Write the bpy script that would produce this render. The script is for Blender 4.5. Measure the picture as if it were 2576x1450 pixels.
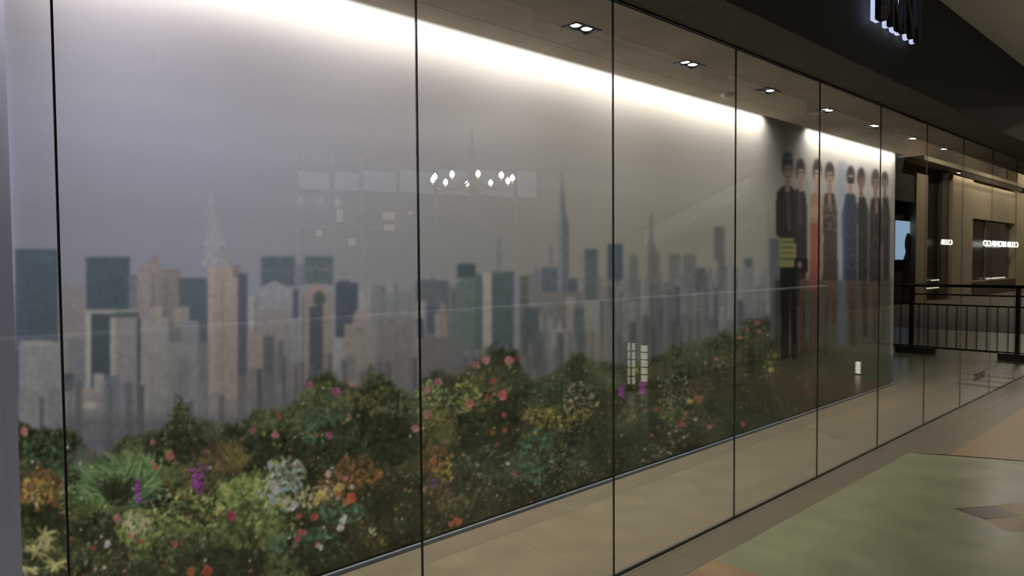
import bpy, bmesh, math, random
import numpy as np
from mathutils import Matrix, Vector

for o in list(bpy.data.objects):
    bpy.data.objects.remove(o, do_unlink=True)
scene = bpy.context.scene
COL = scene.collection

# ------------------------------------------------------------------ camera, world, exposure
# X runs along the glass front, Y goes into the shop (glass at y = 0), Z is up, metres.
F_PX, YAW, PITCH, ROLL, CAM_D, CAM_H = 1775.13, 43.118, -2.0796, -0.4045, 2.0861, 1.5
def cam_axes():
    y, p, r = (math.radians(a) for a in (YAW, PITCH, ROLL))
    fw = Vector((math.sin(y)*math.cos(p), math.cos(y)*math.cos(p), math.sin(p)))
    ri = Vector((math.cos(y), -math.sin(y), 0)); up = ri.cross(fw)
    return math.cos(r)*ri + math.sin(r)*up, -math.sin(r)*ri + math.cos(r)*up, fw
RI, UP, FW = cam_axes()
cd = bpy.data.cameras.new('camera'); cam = bpy.data.objects.new('camera', cd); COL.objects.link(cam)
cd.sensor_fit = 'HORIZONTAL'; cd.sensor_width = 36.0; cd.lens = F_PX/2576*36; cd.clip_start = 0.02; cd.clip_end = 200
m3 = Matrix((RI, UP, -FW)).transposed()
cam.matrix_world = Matrix.Translation((0, -CAM_D, CAM_H)) @ m3.to_4x4()
scene.camera = cam

world = bpy.data.worlds.new('mall_night'); scene.world = world; world.use_nodes = True
bg = world.node_tree.nodes['Background']; bg.inputs[0].default_value = (0.85, 0.88, 1.0, 1); bg.inputs[1].default_value = 0.05
scene.view_settings.view_transform = 'Standard'; scene.view_settings.look = 'None'
scene.view_settings.exposure = 0.0; scene.view_settings.gamma = 1.0
scene.view_settings.use_curve_mapping = False

COVE_W, DOWN_W, MALL_W, FAR_W = 22.0, 15.0, 120.0, 220.0     # lamp powers
COVE_TILT, COVE_SPREAD = 6, 110

# ------------------------------------------------------------------ helpers
def srgb(r, g, b):
    f = lambda c: ((c/255.0) <= .04045 and (c/255.0)/12.92) or (((c/255.0)+.055)/1.055)**2.4
    return (f(r), f(g), f(b), 1)
MATS = {}
def mat(name, col, rough=.6, metal=0., var=.0, scale=8., emit=None, strength=0., bump=0., spec=.5):
    if name in MATS: return MATS[name]
    m = bpy.data.materials.new(name); m.use_nodes = True; nt = m.node_tree; b = nt.nodes['Principled BSDF']
    b.inputs['Roughness'].default_value = rough; b.inputs['Metallic'].default_value = metal
    b.inputs['Specular IOR Level'].default_value = spec
    b.inputs['Base Color'].default_value = col
    tc = nt.nodes.new('ShaderNodeTexCoord'); no = nt.nodes.new('ShaderNodeTexNoise')
    no.inputs['Scale'].default_value = scale; no.inputs['Detail'].default_value = 6
    nt.links.new(tc.outputs['Object'], no.inputs['Vector'])
    if var:
        rp = nt.nodes.new('ShaderNodeValToRGB')
        rp.color_ramp.elements[0].position = .3; rp.color_ramp.elements[1].position = .7
        rp.color_ramp.elements[0].color = tuple(c*(1-var) for c in col[:3])+(1,)
        rp.color_ramp.elements[1].color = tuple(min(1, c*(1+var)) for c in col[:3])+(1,)
        nt.links.new(no.outputs['Fac'], rp.inputs[0]); nt.links.new(rp.outputs[0], b.inputs['Base Color'])
    if bump:
        bp = nt.nodes.new('ShaderNodeBump'); bp.inputs['Strength'].default_value = bump; bp.inputs['Distance'].default_value = .01
        nt.links.new(no.outputs['Fac'], bp.inputs['Height']); nt.links.new(bp.outputs[0], b.inputs['Normal'])
    if emit:
        b.inputs['Emission Color'].default_value = emit; b.inputs['Emission Strength'].default_value = strength
    MATS[name] = m
    return m

class MB:
    """collects boxes, tubes and polygons; build() links them as ONE mesh object"""
    def __init__(s): s.v = []; s.f = []
    def box(s, x0, x1, y0, y1, z0, z1):
        n = len(s.v)
        s.v += [(x0,y0,z0),(x1,y0,z0),(x1,y1,z0),(x0,y1,z0),(x0,y0,z1),(x1,y0,z1),(x1,y1,z1),(x0,y1,z1)]
        s.f += [tuple(n+i for i in q) for q in ((0,3,2,1),(4,5,6,7),(0,1,5,4),(1,2,6,5),(2,3,7,6),(3,0,4,7))]
        return s
    def prism(s, poly, z0, z1):
        n = len(s.v); k = len(poly)
        s.v += [(x,y,z0) for x,y in poly] + [(x,y,z1) for x,y in poly]
        s.f.append(tuple(n+i for i in range(k-1,-1,-1))); s.f.append(tuple(n+k+i for i in range(k)))
        for i in range(k):
            j = (i+1) % k; s.f.append((n+i, n+j, n+k+j, n+k+i))
        return s
    def tube(s, pts, r, k=8):
        pts = [Vector(p) for p in pts]; n = len(s.v)
        for i, p in enumerate(pts):
            d = (pts[min(i+1, len(pts)-1)] - pts[max(i-1, 0)]).normalized()
            a = d.cross(Vector((0,0,1)));  a = a if a.length > .05 else d.cross(Vector((1,0,0)))
            a.normalize(); b = d.cross(a)
            rr = r[i] if isinstance(r, (list, tuple)) else r
            for j in range(k):
                t = 2*math.pi*j/k; q = p + a*math.cos(t)*rr + b*math.sin(t)*rr; s.v.append(tuple(q))
        for i in range(len(pts)-1):
            for j in range(k):
                s.f.append((n+i*k+j, n+i*k+(j+1)%k, n+(i+1)*k+(j+1)%k, n+(i+1)*k+j))
        s.f.append(tuple(n+j for j in range(k-1,-1,-1))); s.f.append(tuple(n+(len(pts)-1)*k+j for j in range(k)))
        return s
    def lathe(s, prof, c, k=20):
        n = len(s.v); L = len(prof)
        for r, z in prof:
            for j in range(k):
                t = 2*math.pi*j/k; s.v.append((c[0]+r*math.cos(t), c[1]+r*math.sin(t), c[2]+z))
        for i in range(L-1):
            for j in range(k):
                s.f.append((n+i*k+j, n+i*k+(j+1)%k, n+(i+1)*k+(j+1)%k, n+(i+1)*k+j))
        s.f.append(tuple(n+j for j in range(k-1,-1,-1))); s.f.append(tuple(n+(L-1)*k+j for j in range(k)))
        return s
    def mesh(s, name):
        me = bpy.data.meshes.new(name); me.from_pydata(s.v, [], s.f)
        bm = bmesh.new(); bm.from_mesh(me); bmesh.ops.recalc_face_normals(bm, faces=bm.faces); bm.to_mesh(me); bm.free()
        return me
    def build(s, name, m, parent=None, smooth=False, bevel=0):
        me = s.mesh(name); me.materials.append(m)
        if smooth:
            for p in me.polygons: p.use_smooth = True
        o = bpy.data.objects.new(name, me); COL.objects.link(o); o.parent = parent
        if bevel:
            bv = o.modifiers.new('bevel', 'BEVEL'); bv.width = bevel; bv.segments = 2; bv.limit_method = 'ANGLE'
        return o
def link(name, me, parent=None, loc=(0,0,0)):
    o = bpy.data.objects.new(name, me); COL.objects.link(o); o.parent = parent; o.location = loc
    return o
def tag(o, label=None, cat=None, group=None, kind=None):
    if label: o['label'] = label
    if cat: o['category'] = cat
    if group: o['group'] = group
    if kind: o['kind'] = kind
    return o
def thing(name, label, cat, loc=(0,0,0), group=None):
    o = bpy.data.objects.new(name, None); COL.objects.link(o); o.location = loc; o.empty_display_size = .05
    return tag(o, label, cat, group)
def struct(o): o['kind'] = 'structure'; return o
def struct_empty(name):
    o = bpy.data.objects.new(name, None); COL.objects.link(o); o.empty_display_size = .05
    return struct(o)
def copy_tree(o, parent=None):
    c = o.copy(); COL.objects.link(c); c.parent = parent
    for ch in [x for x in bpy.data.objects if x.parent == o]: copy_tree(ch, c)
    return c
def area(name, loc, size, power, color, rot=(0,0,0), parent=None, spread=180):
    l = bpy.data.lights.new(name, 'AREA'); l.shape = 'RECTANGLE'; l.size, l.size_y = size; l.energy = power; l.color = color
    l.spread = math.radians(spread)
    o = bpy.data.objects.new(name, l); COL.objects.link(o); o.location = loc; o.rotation_euler = rot; o.parent = parent
    return o
def spot(name, loc, power, color, cone=80, blend=.8, rot=(0,0,0), parent=None, r=.04):
    l = bpy.data.lights.new(name, 'SPOT'); l.energy = power; l.color = color; l.spot_size = math.radians(cone); l.spot_blend = blend
    l.shadow_soft_size = r
    o = bpy.data.objects.new(name, l); COL.objects.link(o); o.location = loc; o.rotation_euler = rot; o.parent = parent
    return o
def text_mesh(txt, size, depth, name, bold=0.0, spacing=1.0):
    cu = bpy.data.curves.new(name, 'FONT'); cu.body = txt; cu.size = size; cu.extrude = depth/2; cu.offset = bold; cu.space_character = spacing
    o = bpy.data.objects.new(name, cu); COL.objects.link(o)
    dg = bpy.context.evaluated_depsgraph_get(); me = bpy.data.meshes.new_from_object(o.evaluated_get(dg))
    me.name = name; bpy.data.objects.remove(o, do_unlink=True)
    me.materials.clear()
    return me

# ------------------------------------------------------------------ dimensions
CEIL, SLOT_Y, MUR_Y = 2.71, .80, .95
MUR_X0, MUR_X1, MUR_TOP = .415, 9.10, 2.95
SEAM0, PANE_W = .3853, 1.1089
FASC_Y, FASC_TOP = -.34, 3.48
X_MIN, X_MAX = -3.0, 17.0

stone   = mat('beige_stone', srgb(92,83,68), .32, var=.12, scale=5, bump=.02)
stone2  = mat('beige_stone_band', srgb(86,78,64), .32, var=.12, scale=6, bump=.02)
stone3  = mat('pale_stone', srgb(122,112,92), .30, var=.10, scale=4, bump=.02)
green   = mat('green_stone', srgb(102,103,80), .26, var=.14, scale=3.5, bump=.015)
redst   = mat('rust_stone', srgb(112,92,66), .3, var=.16, scale=7)
brown   = mat('dark_brown_stone', srgb(54,43,37), .3, var=.18, scale=12)
grout   = mat('grout', srgb(70,63,52), .8, var=.1)
concrete= mat('soffit_concrete', srgb(172,160,142), .8, var=.14, scale=3, bump=.1)
shaded_soffit = mat('shaded_soffit', srgb(84,77,66), .8, var=.14, scale=3)  # same concrete, coloured darker to stand for the weaker light outside
fasciam = mat('dark_fascia', srgb(28,28,23), .65, var=.12, scale=5)
blackm  = mat('black_metal', srgb(16,16,17), .4, .6, var=.1)
cream   = mat('cream_plaster', srgb(235,236,228), .85, var=.05, scale=2)
lavender= mat('lavender_wall', srgb(146,144,166), .8, var=.04, scale=2)
trimm   = mat('blue_grey_trim', srgb(70,78,86), .6, .0, var=.08)
darkint = mat('dark_interior', srgb(50,42,34), .8, var=.15, scale=2)
edgem   = mat('dark_glass_edge', srgb(20,28,22), .15, var=.2, scale=3)

# ------------------------------------------------------------------ glass
def glass_material():
    m = bpy.data.materials.new('clear_glass'); m.use_nodes = True; nt = m.node_tree
    for n in list(nt.nodes): nt.nodes.remove(n)
    out = nt.nodes.new('ShaderNodeOutputMaterial'); mix = nt.nodes.new('ShaderNodeMixShader')
    tr = nt.nodes.new('ShaderNodeBsdfTransparent'); gl = nt.nodes.new('ShaderNodeBsdfGlossy')
    fr = nt.nodes.new('ShaderNodeFresnel'); ge = nt.nodes.new('ShaderNodeNewGeometry'); mr = nt.nodes.new('ShaderNodeMapRange')
    tr.inputs[0].default_value = (.955, .975, .97, 1); gl.inputs[0].default_value = (.97, .98, 1, 1); gl.inputs['Roughness'].default_value = 0.0
    mr.inputs['To Min'].default_value = 1.5; mr.inputs['To Max'].default_value = 1/1.5
    nt.links.new(ge.outputs['Backfacing'], mr.inputs['Value']); nt.links.new(mr.outputs[0], fr.inputs['IOR'])
    nt.links.new(fr.outputs[0], mix.inputs[0]); nt.links.new(tr.outputs[0], mix.inputs[1]); nt.links.new(gl.outputs[0], mix.inputs[2])
    nt.links.new(mix.outputs[0], out.inputs['Surface'])
    return m
glassm = glass_material()

# ------------------------------------------------------------------ floor
floor = struct_empty('floor')
MB().box(X_MIN, X_MAX, -9.5, 4.0, -.08, -.012).build('floor_bed', grout, floor)
tile_cache = {}
def tile(x0, x1, y0, y1, m, g=.0009, top=0.0, name='floor_tile'):
    key = (round(x1-x0,3), round(y1-y0,3), m.name)
    if key not in tile_cache:
        me = MB().box(g, x1-x0-g, g, y1-y0-g, -.012, 0).mesh(name); me.materials.append(m); tile_cache[key] = me
    return link(name, tile_cache[key], floor, (x0, y0, top))
def run(y0, y1, m, start, step, x0=X_MIN, x1=X_MAX):
    xs = [x0] + [start+step*k for k in range(-4, 12) if x0+.05 < start+step*k < x1-.05] + [x1]
    for a, b in zip(xs, xs[1:]): tile(a, b, y0, y1, m)
run(.745, .945, stone2, 3.84, 2.07)               # band at the mural's foot
run(.03, .745, stone, 2.58, 2.07)                 # strip behind the glass
run(-.22, -.03, stone2, 3.05, 2.07)               # band in front of the glass
run(-.03, .03, stone2, 2.0, 3.0)                  # under the glass channel
run(.945, 2.5, stone, 2.58, 2.07, 9.2, X_MAX)     # shop floor past the mural
run(2.5, 4.0, stone, 2.58, 2.07, 9.2, X_MAX)
for k, (a, b) in enumerate([(X_MIN,-.4),(-.4,1.4),(1.4,3.12)]):
    tile(a, b, -2.2, -.22, stone3 if k == 1 else redst)
def inlay(poly, m, top=0.0, name='floor_inlay'):
    return MB().prism(poly, -.012, top).build(name, m, floor)
inlay([(3.1205,-.2205),(3.1205,-2.2),(6.934,-2.2),(5.9592,-.2205)], green)
inlay([(5.96,-.2205),(6.1095,-.4515),(X_MAX,-.4515),(X_MAX,-.2205)], stone2)
inlay([(6.1105,-.4525),(6.935,-2.2),(9.604,-2.2),(9.0542,-.4525)], redst)
inlay([(9.055,-.4525),(9.605,-2.2),(X_MAX,-2.2),(X_MAX,-.452)], green)
inlay([(5.05,-1.0),(5.32,-1.14),(4.98,-1.46),(4.60,-1.14),(4.715,-1.02)], redst, .0008)
inlay([(4.80,-.835),(5.03,-.988),(4.945,-1.14),(4.725,-1.015)], brown, .0016)
run(-4.6, -2.2, stone, 1.0, 2.4); run(-7.0, -4.6, stone, 1.0, 2.4); run(-9.4, -7.0, stone, 1.0, 2.4)

# ------------------------------------------------------------------ ceiling, slot, fascia
ceiling = struct_empty('ceiling')
def cpanel(x0, x1, y0, y1, z0, z1, m, name='ceiling_panel', g=.002):
    return MB().box(x0+g, x1-g, y0+g, y1-g, z0, z1).build(name, m, ceiling)
xs = [-3.0, -1.05, .95, 2.95, 4.95, 6.95, 8.95, 10.95, 13, 17]
DL_X = [.80+1.0*k for k in range(9)]              # twin downlights, cut into the panels
DL_Y, DL_HX, DL_HY = .365, .085, .042
for a, b in zip(xs, xs[1:]):
    holes = [x for x in DL_X if a < x < b]
    cpanel(a, b, .012, DL_Y-DL_HY, CEIL, CEIL+.02, concrete)
    cpanel(a, b, DL_Y+DL_HY, .62, CEIL, CEIL+.02, concrete)
    cur = a
    for hx in holes + [None]:
        e = b if hx is None else hx-DL_HX
        cpanel(cur, e, DL_Y-DL_HY, DL_Y+DL_HY, CEIL, CEIL+.02, concrete, g=0)
        if hx is not None: cur = hx+DL_HX
    cpanel(a, b, .62, SLOT_Y, CEIL, CEIL+.02, concrete)
    cpanel(a, b, FASC_Y, -.012, CEIL+.002, CEIL+.022, shaded_soffit, 'soffit_panel')
MB().box(X_MIN, 9.2, .0, 1.0, 2.96, 3.0).build('ceiling_deck', fasciam, ceiling)
MB().box(9.14, X_MAX, SLOT_Y-.003, 4.0, CEIL+.0, CEIL+.03).build('shop_ceiling', darkint, ceiling)
mallceil = MB().box(X_MIN, 11.5, -9.4, FASC_Y-.0, FASC_TOP, FASC_TOP+.06).build('mall_ceiling', cream, ceiling)
MB().box(11.5, 46, -6.3, FASC_Y, 7.0, 7.1).build('atrium_ceiling', cream, ceiling)

fascia = struct(MB().box(X_MIN, 46, FASC_Y, FASC_Y+.06, CEIL+.005, 7.0).build('wall_fascia', fasciam))

# walls
struct(MB().box(X_MIN, 9.14, MUR_Y+.045, MUR_Y+.15, 0, 2.96).build('wall_back', darkint))
struct(MB().box(X_MIN, MUR_X0, MUR_Y-.03, MUR_Y+.04, 0, 2.955).build('wall_left', lavender))
struct(MB().box(9.2, X_MAX, 3.9, 4.0, 0, CEIL).build('wall_shop_rear', darkint))
struct(MB().box(X_MAX-.1, X_MAX, .03, 3.9, 0, CEIL).build('wall_shop_end', darkint))
struct(MB().box(MUR_X0, 9.14, MUR_Y-.022, MUR_Y-.006, 0, .022).build('baseboard_mural', trimm, bevel=.003))

# ------------------------------------------------------------------ the glass front
win = struct_empty('window_1')
pane = MB().box(.0025, PANE_W-.0025, -.004, .004, .006, CEIL-.001).mesh('glass_pane')
pane.materials.append(glassm); pane.materials.append(edgem)
for p in pane.polygons:
    if abs(p.normal.y) < .5: p.material_index = 1
for k in range(-3, 15):
    link('glass_pane', pane, win, (SEAM0+PANE_W*k, 0, 0))
jm = MB().box(-.0024, .0024, -.0035, .0035, .006, CEIL-.001).mesh('silicone_joint'); jm.materials.append(mat('silicone', srgb(14,16,14), .35, var=.1))
for k in range(-2, 15): link('silicone_joint', jm, win, (SEAM0+PANE_W*k, 0, 0))
MB().box(X_MIN, X_MAX, -.0085, -.0045, 0, .006).box(X_MIN, X_MAX, .0045, .0085, 0, .006).build('base_channel', blackm, win)
MB().box(X_MIN, X_MAX, -.0115, -.0045, CEIL-.005, CEIL+.02).box(X_MIN, X_MAX, .0045, .0115, CEIL-.005, CEIL+.02).build('head_channel', blackm, win)

# ------------------------------------------------------------------ the printed mural
# The print is laid out on a sheet whose coordinates are those of a perspective view of the wall;
# it is then mapped onto the flat wall (x, z) and stored as the colour of the print.
rng = random.Random(7); nrg = np.random.default_rng(5)
SX0, SY0, SW, SH = -20, -320, 2300, 2100          # sheet window
S = .5
HW, HH = int(SW*S), int(SH*S)
IMG = np.zeros((HH, HW, 3), np.float32)
FIG = np.zeros((HH, HW), np.int16)                # 0 sky, 1 skyline, 2 garden, 3.. figures
GY, GX = np.mgrid[0:HH, 0:HW].astype(np.float32)
PX, PY = GX/S+SX0, GY/S+SY0
def win_(x0, x1, y0, y1):
    a = max(0, int((x0-SX0)*S)-1); b = min(HW, int((x1-SX0)*S)+2); c = max(0, int((y0-SY0)*S)-1); d = min(HH, int((y1-SY0)*S)+2)
    return slice(c, max(c, d)), slice(a, max(a, b))
def put(sl, mask, col, alpha=1., rid=None):
    m = (mask*alpha)[..., None] if mask.ndim == 2 else mask
    IMG[sl] = IMG[sl]*(1-m) + np.array(col, np.float32)/255.*m
    if rid is not None: FIG[sl] = np.where(mask > .5, rid, FIG[sl])
def sm(d, w): return np.clip(.5 + d/w, 0, 1)
def rect(x0, x1, y0, y1, col, alpha=1., soft=3., rid=1, stripes=0., floors=0., fade=0.):
    sl = win_(x0-soft, x1+soft, y0-soft, y1+soft); X, Y = PX[sl], PY[sl]
    if X.size == 0: return
    m = sm(np.minimum(X-x0, x1-X), soft)*sm(np.minimum(Y-y0, y1-Y), soft)
    c = np.ones(X.shape+(3,), np.float32)*np.array(col, np.float32)/255.
    per = max(4., (x1-x0)/max(2, int((x1-x0)/7)))
    if stripes: c *= (1 + stripes*np.sin((X-x0)*2*math.pi/per))[..., None]
    if floors: c *= (1 + floors*np.sin(Y*2*math.pi/7.))[..., None]
    # coverage of the block
    a = (m*alpha)
    if fade: a = a*np.clip(1-(Y-y0)/(y1-y0)*fade, 0, 1)
    IMG[sl] = IMG[sl]*(1-a[..., None]) + c*a[..., None]
    if rid is not None: FIG[sl] = np.where(a > .5, rid, FIG[sl])
def poly(pts, col, alpha=1., soft=3., rid=1):
    xs_ = [p[0] for p in pts]; ys_ = [p[1] for p in pts]
    sl = win_(min(xs_)-2, max(xs_)+2, min(ys_)-2, max(ys_)+2); X, Y = PX[sl], PY[sl]
    if X.size == 0: return
    inside = np.zeros(X.shape, bool); n = len(pts)
    for i in range(n):
        x1, y1 = pts[i]; x2, y2 = pts[(i+1) % n]
        if y1 == y2: continue
        cnd = ((y1 > Y) != (y2 > Y)) & (X < (x2-x1)*(Y-y1)/(y2-y1)+x1)
        inside ^= cnd
    put(sl, inside.astype(np.float32), col, alpha, rid)
def ell(x, y, rx, ry, col, alpha=1., ang=0., rid=None, soft=.35):
    R_ = max(rx, ry)*1.2
    sl = win_(x-R_, x+R_, y-R_, y+R_); X, Y = PX[sl]-x, PY[sl]-y
    if X.size == 0: return
    c, s_ = math.cos(ang), math.sin(ang)
    d = 1-np.sqrt(((X*c+Y*s_)/rx)**2 + ((-X*s_+Y*c)/ry)**2)
    put(sl, np.clip(.5+d/soft, 0, 1), col, alpha, rid)
def stroke(x0, y0, x1, y1, w, col, alpha=1.):
    L = math.hypot(x1-x0, y1-y0)
    ell((x0+x1)/2, (y0+y1)/2, L/2+w*.5, w, col, alpha, math.atan2(y1-y0, x1-x0), None, .5)
def jit(c, a): 
    k = 1+rng.uniform(-a, a); return tuple(min(255, max(0, v*k+rng.uniform(-a, a)*18)) for v in c)
def gsc(x): return max(.3, (3180-x)/3100.)
HAZE = (128, 130, 143)
def hz(c, k): return tuple(a*(1-k)+b*k for a, b in zip(c, HAZE))

def lerp_tab(v, tab):
    xs_ = [t[0] for t in tab]; return np.stack([np.interp(v, xs_, [t[1][i] for t in tab]) for i in range(3)], -1)

def paint_sky():
    # lavender grey fog; the pale top is painted slot-lamp glow, mostly divided out later
    xs_ = np.clip(PX, 0, 2260)
    top = 45+(xs_-1037)*.2736; hor = 760-(xs_)*.03
    t = np.clip((PY-top)/(hor-top), 0, 1)
    cl = lerp_tab(t, [(0,(255,252,248)),(.05,(228,222,218)),(.10,(200,194,194)),(.2,(170,165,176)),(.3,(156,153,168)),(.45,(147,146,164)),(.6,(138,138,157)),(.8,(126,128,143)),(1,(118,121,136))])
    cr = lerp_tab(t, [(0,(255,250,244)),(.05,(222,214,206)),(.10,(192,184,175)),(.2,(163,156,149)),(.3,(144,138,130)),(.45,(130,126,119)),(.6,(121,118,110)),(.8,(112,110,102)),(1,(106,104,98))])
    w = np.clip((xs_-500)/1100, 0, 1)[..., None]
    IMG[:] = (cl*(1-w)+cr*w)/255.
def filler(x0, x1, ytop, yrange, ybot, cols, haze, wmin, wmax, alpha=.85):
    x = x0
    while x < x1:
        w = rng.uniform(wmin, wmax)*gsc(x)
        yt = ytop(x) + rng.uniform(-yrange, yrange)
        c = hz(jit(rng.choice(cols), .1), haze)
        rect(x, x+w, yt, ybot, c, alpha, 2.5, 1, stripes=rng.choice([0, .05, .09]), floors=rng.choice([0, .05, .08]))
        if rng.random() < .5: rect(x+w*.62, x+w, yt+2, ybot, tuple(v*.78 for v in c), .8, 2, 1)
        if rng.random() < .35: rect(x+w*.2, x+w*.6, yt-rng.uniform(5, 16)*gsc(x), yt+4, hz(c, .2), alpha, 2, 1)
        x += w*rng.uniform(.8, 1.5)
def paint_city():
    base = [(112,106,110),(96,98,106),(80,86,96),(124,114,110),(104,100,100),(70,78,88),(118,112,106)]
    brown_ = [(104,98,90),(88,88,86),(74,80,78),(116,108,98),(96,90,84),(66,74,74)]
    filler(20, 1040, lambda x: 730, 30, 1140, base, .45, 20, 48)
    filler(1040, 1960, lambda x: 712-(x-1040)*.035, 26, 1000, brown_, .42, 18, 44)
    D = (60,76,92)
    # left panes
    rect(24,40,640,1060,(126,120,128),.7); rect(38,146,628,870,D,.97,4); rect(60,138,634,660,(72,92,112),.5,8)
    rect(150,214,720,960,(116,108,112),.8,5,stripes=.05)
    poly([(206,644),(334,642),(325,664),(222,664)],(104,106,116),.75); rect(217,326,648,792,(60,74,90),.97,3); rect(262,318,700,790,(56,72,86),.6,4)
    rect(324,346,690,795,(88,98,104),.9)
    # brick twin towers
    rect(346,398,672,870,(126,112,114),.95,4,stripes=.09); rect(398,452,678,840,(112,100,102),.95,4,stripes=.1); rect(372,404,654,690,(126,108,108),.9,5); rect(384,396,644,662,(122,104,104),.8,4)
    rect(380,392,690,840,(88,86,90),.5,5); rect(412,424,700,820,(90,92,84),.5,5)
    rect(450,523,700,870,(66,80,92),.95,4)
    # spired tower
    poly([(529,448),(534,448),(546,520),(556,590),(574,640),(580,672),(508,672),(512,620),(522,560)],(132,126,134),.8)
    poly([(532,452),(535,452),(549,530),(556,566),(545,556),(537,510)],(118,116,126),.5); poly([(556,620),(585,620),(590,680),(540,680)],(112,114,124),.7)
    rect(522,602,672,1080,(136,116,108),.97,3,stripes=.05); rect(523,540,672,1080,(152,130,116),.6,3); rect(586,604,668,700,(104,92,96),.8); rect(556,570,650,680,(140,124,112),.8,4)
    rect(598,622,688,1070,(68,72,88),.95); rect(556,562,700,1060,(112,98,96),.6,3)
    # middle left
    rect(657,742,646,720,(62,78,90),.9,5); rect(657,742,676,684,(92,98,106),.5,3)
    rect(766,838,645,715,(66,80,86),.9,5); rect(766,838,672,682,(96,96,100),.5,3); rect(740,766,665,720,(86,92,104),.8,4)
    poly([(650,800),(652,740),(668,716),(690,706),(716,718),(734,748),(736,800)],(118,118,126),.9); rect(650,736,780,960,(114,108,108),.95,4,stripes=.06,floors=.04)
    rect(843,900,712,850,(56,66,80),.97,4); rect(850,880,706,720,(60,68,84),.9,3)
    rect(766,838,738,980,(118,106,100),.97,3,stripes=.03); rect(778,812,772,990,(58,64,76),.95,3,floors=.12); poly([(772,742),(784,722),(800,712),(816,722),(828,742)],(136,104,98),.9); ell(803,752,15,20,(56,66,66),.9)
    rect(736,752,728,800,(60,64,86),.8)
    poly([(884,830),(890,790),(906,770),(924,790),(930,830)],(128,108,106),.9); rect(866,946,816,980,(118,106,100),.95,4,stripes=.07); rect(892,916,826,836,(96,84,84),.6)
    rect(930,1040,735,830,(98,104,102),.75,6,stripes=.06); rect(952,1040,800,1000,(104,96,96),.9,4,stripes=.08)
    # centre
    rect(1046,1128,706,790,(76,84,92),.95,4); rect(1060,1108,724,760,(92,90,96),.5,5)
    rect(1048,1072,758,830,(126,122,122),.95,3); rect(1050,1066,802,850,(56,66,88),.9,4); rect(1072,1092,770,840,(64,74,88),.9)
    rect(1106,1120,762,900,(128,106,98),.9,5); rect(1056,1150,850,990,(100,90,88),.95,4,stripes=.08)
    rect(1150,1196,664,700,(54,72,76),.97,4); rect(1156,1212,697,880,(84,100,92),.97,4); rect(1196,1212,690,880,(70,86,84),.8)
    rect(1126,1156,780,920,(92,96,96),.9,4)
    rect(1214,1238,688,925,(146,138,128),.97,3); rect(1237,1293,684,920,(66,84,86),.97,4,floors=.05); rect(1293,1309,690,905,(118,118,126),.95)
    rect(1309,1330,694,905,(82,84,78),.95); rect(1330,1364,690,800,(104,106,104),.85,4); rect(1318,1368,776,930,(66,80,82),.9,4,stripes=.08)
    poly([(1411,426),(1414,426),(1419,520),(1427,560),(1430,735),(1404,735),(1404,560),(1409,520)],(118,118,120),.8); poly([(1413,440),(1415,440),(1421,525),(1430,560),(1431,735),(1414,735)],(84,90,98),.85)
    rect(1363,1403,673,735,(74,86,98),.95,4); rect(1382,1390,620,680,(96,98,104),.6,4)
    rect(1430,1453,700,748,(68,80,84),.9,4); rect(1456,1471,640,740,(126,122,114),.6,4); rect(1470,1503,626,765,(72,86,86),.95,4)
    rect(1250,1262,600,690,(104,106,104),.6,6)
    rect(1528,1567,614,705,(58,74,82),.95,3); rect(1530,1572,720,890,(122,112,102),.95,3); rect(1528,1546,722,812,(70,74,76),.9,3)
    rect(1356,1470,735,800,(104,100,92),.85,5); rect(1424,1445,745,870,(132,120,112),.9,3); rect(1444,1472,775,880,(70,86,88),.95,3,floors=.1)
    poly([(1384,930),(1386,830),(1400,826),(1402,808),(1412,808),(1414,826),(1430,832),(1430,930)],(130,124,110),.97); rect(1470,1510,756,905,(126,122,110),.95,4,stripes=.05)
    rect(1356,1366,790,860,(126,124,118),.9)
    poly([(1636,540),(1640,540),(1645,610),(1658,640),(1660,870),(1630,870),(1630,640)],(94,90,82),.8)
    rect(1582,1604,640,760,(90,92,88),.7,4); rect(1682,1711,638,700,(96,98,90),.75,4); rect(1719,1750,640,720,(92,94,86),.75,4); rect(1748,1775,675,735,(70,78,76),.85,4)
    rect(1796,1823,570,655,(84,84,82),.8,5); rect(1806,1823,650,730,(86,84,80),.8,5); rect(1872,1893,650,674,(70,80,88),.95,3); rect(1869,1902,672,840,(106,108,102),.85,4); rect(1896,1906,664,830,(138,132,118),.7)
    filler(1510, 1940, lambda x: 770-(x-1510)*.02, 55, 1000, brown_, .15, 12, 34, .85)
    filler(1330, 1940, lambda x: 850-(x-1330)*.05, 30, 1000, brown_, .1, 14, 34, .8)
    # nearer blocks, left
    rect(214,348,780,985,(56,70,80),.97,3); rect(214,229,782,985,(152,146,138),.95,3); rect(214,346,779,790,(140,138,134),.85,3); rect(286,346,786,796,(60,80,84),.9,3)
    rect(277,347,798,1085,(120,114,118),.97,3); rect(277,291,800,1000,(154,142,124),.7,4); rect(345,354,800,1080,(62,62,72),.95,3)
    rect(354,424,800,1100,(126,121,120),.97,4); rect(380,408,772,808,(136,124,114),.9,4); rect(424,456,806,880,(94,94,98),.9,4); rect(437,476,772,822,(130,120,112),.9,4); rect(454,500,806,880,(112,112,120),.9,4)
    rect(420,500,862,1100,(116,114,114),.9,5,stripes=.05); rect(352,372,900,1100,(134,128,124),.5,5); rect(446,474,900,1000,(90,94,104),.6,5); rect(498,524,860,1100,(92,98,108),.9,4)
    rect(30,62,880,1070,(68,76,96),.9,4); rect(48,152,862,1090,(122,122,124),.97,4,floors=.06); ell(98,864,50,9,(132,132,132),.9); rect(64,100,900,1080,(134,132,132),.5,6)
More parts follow.
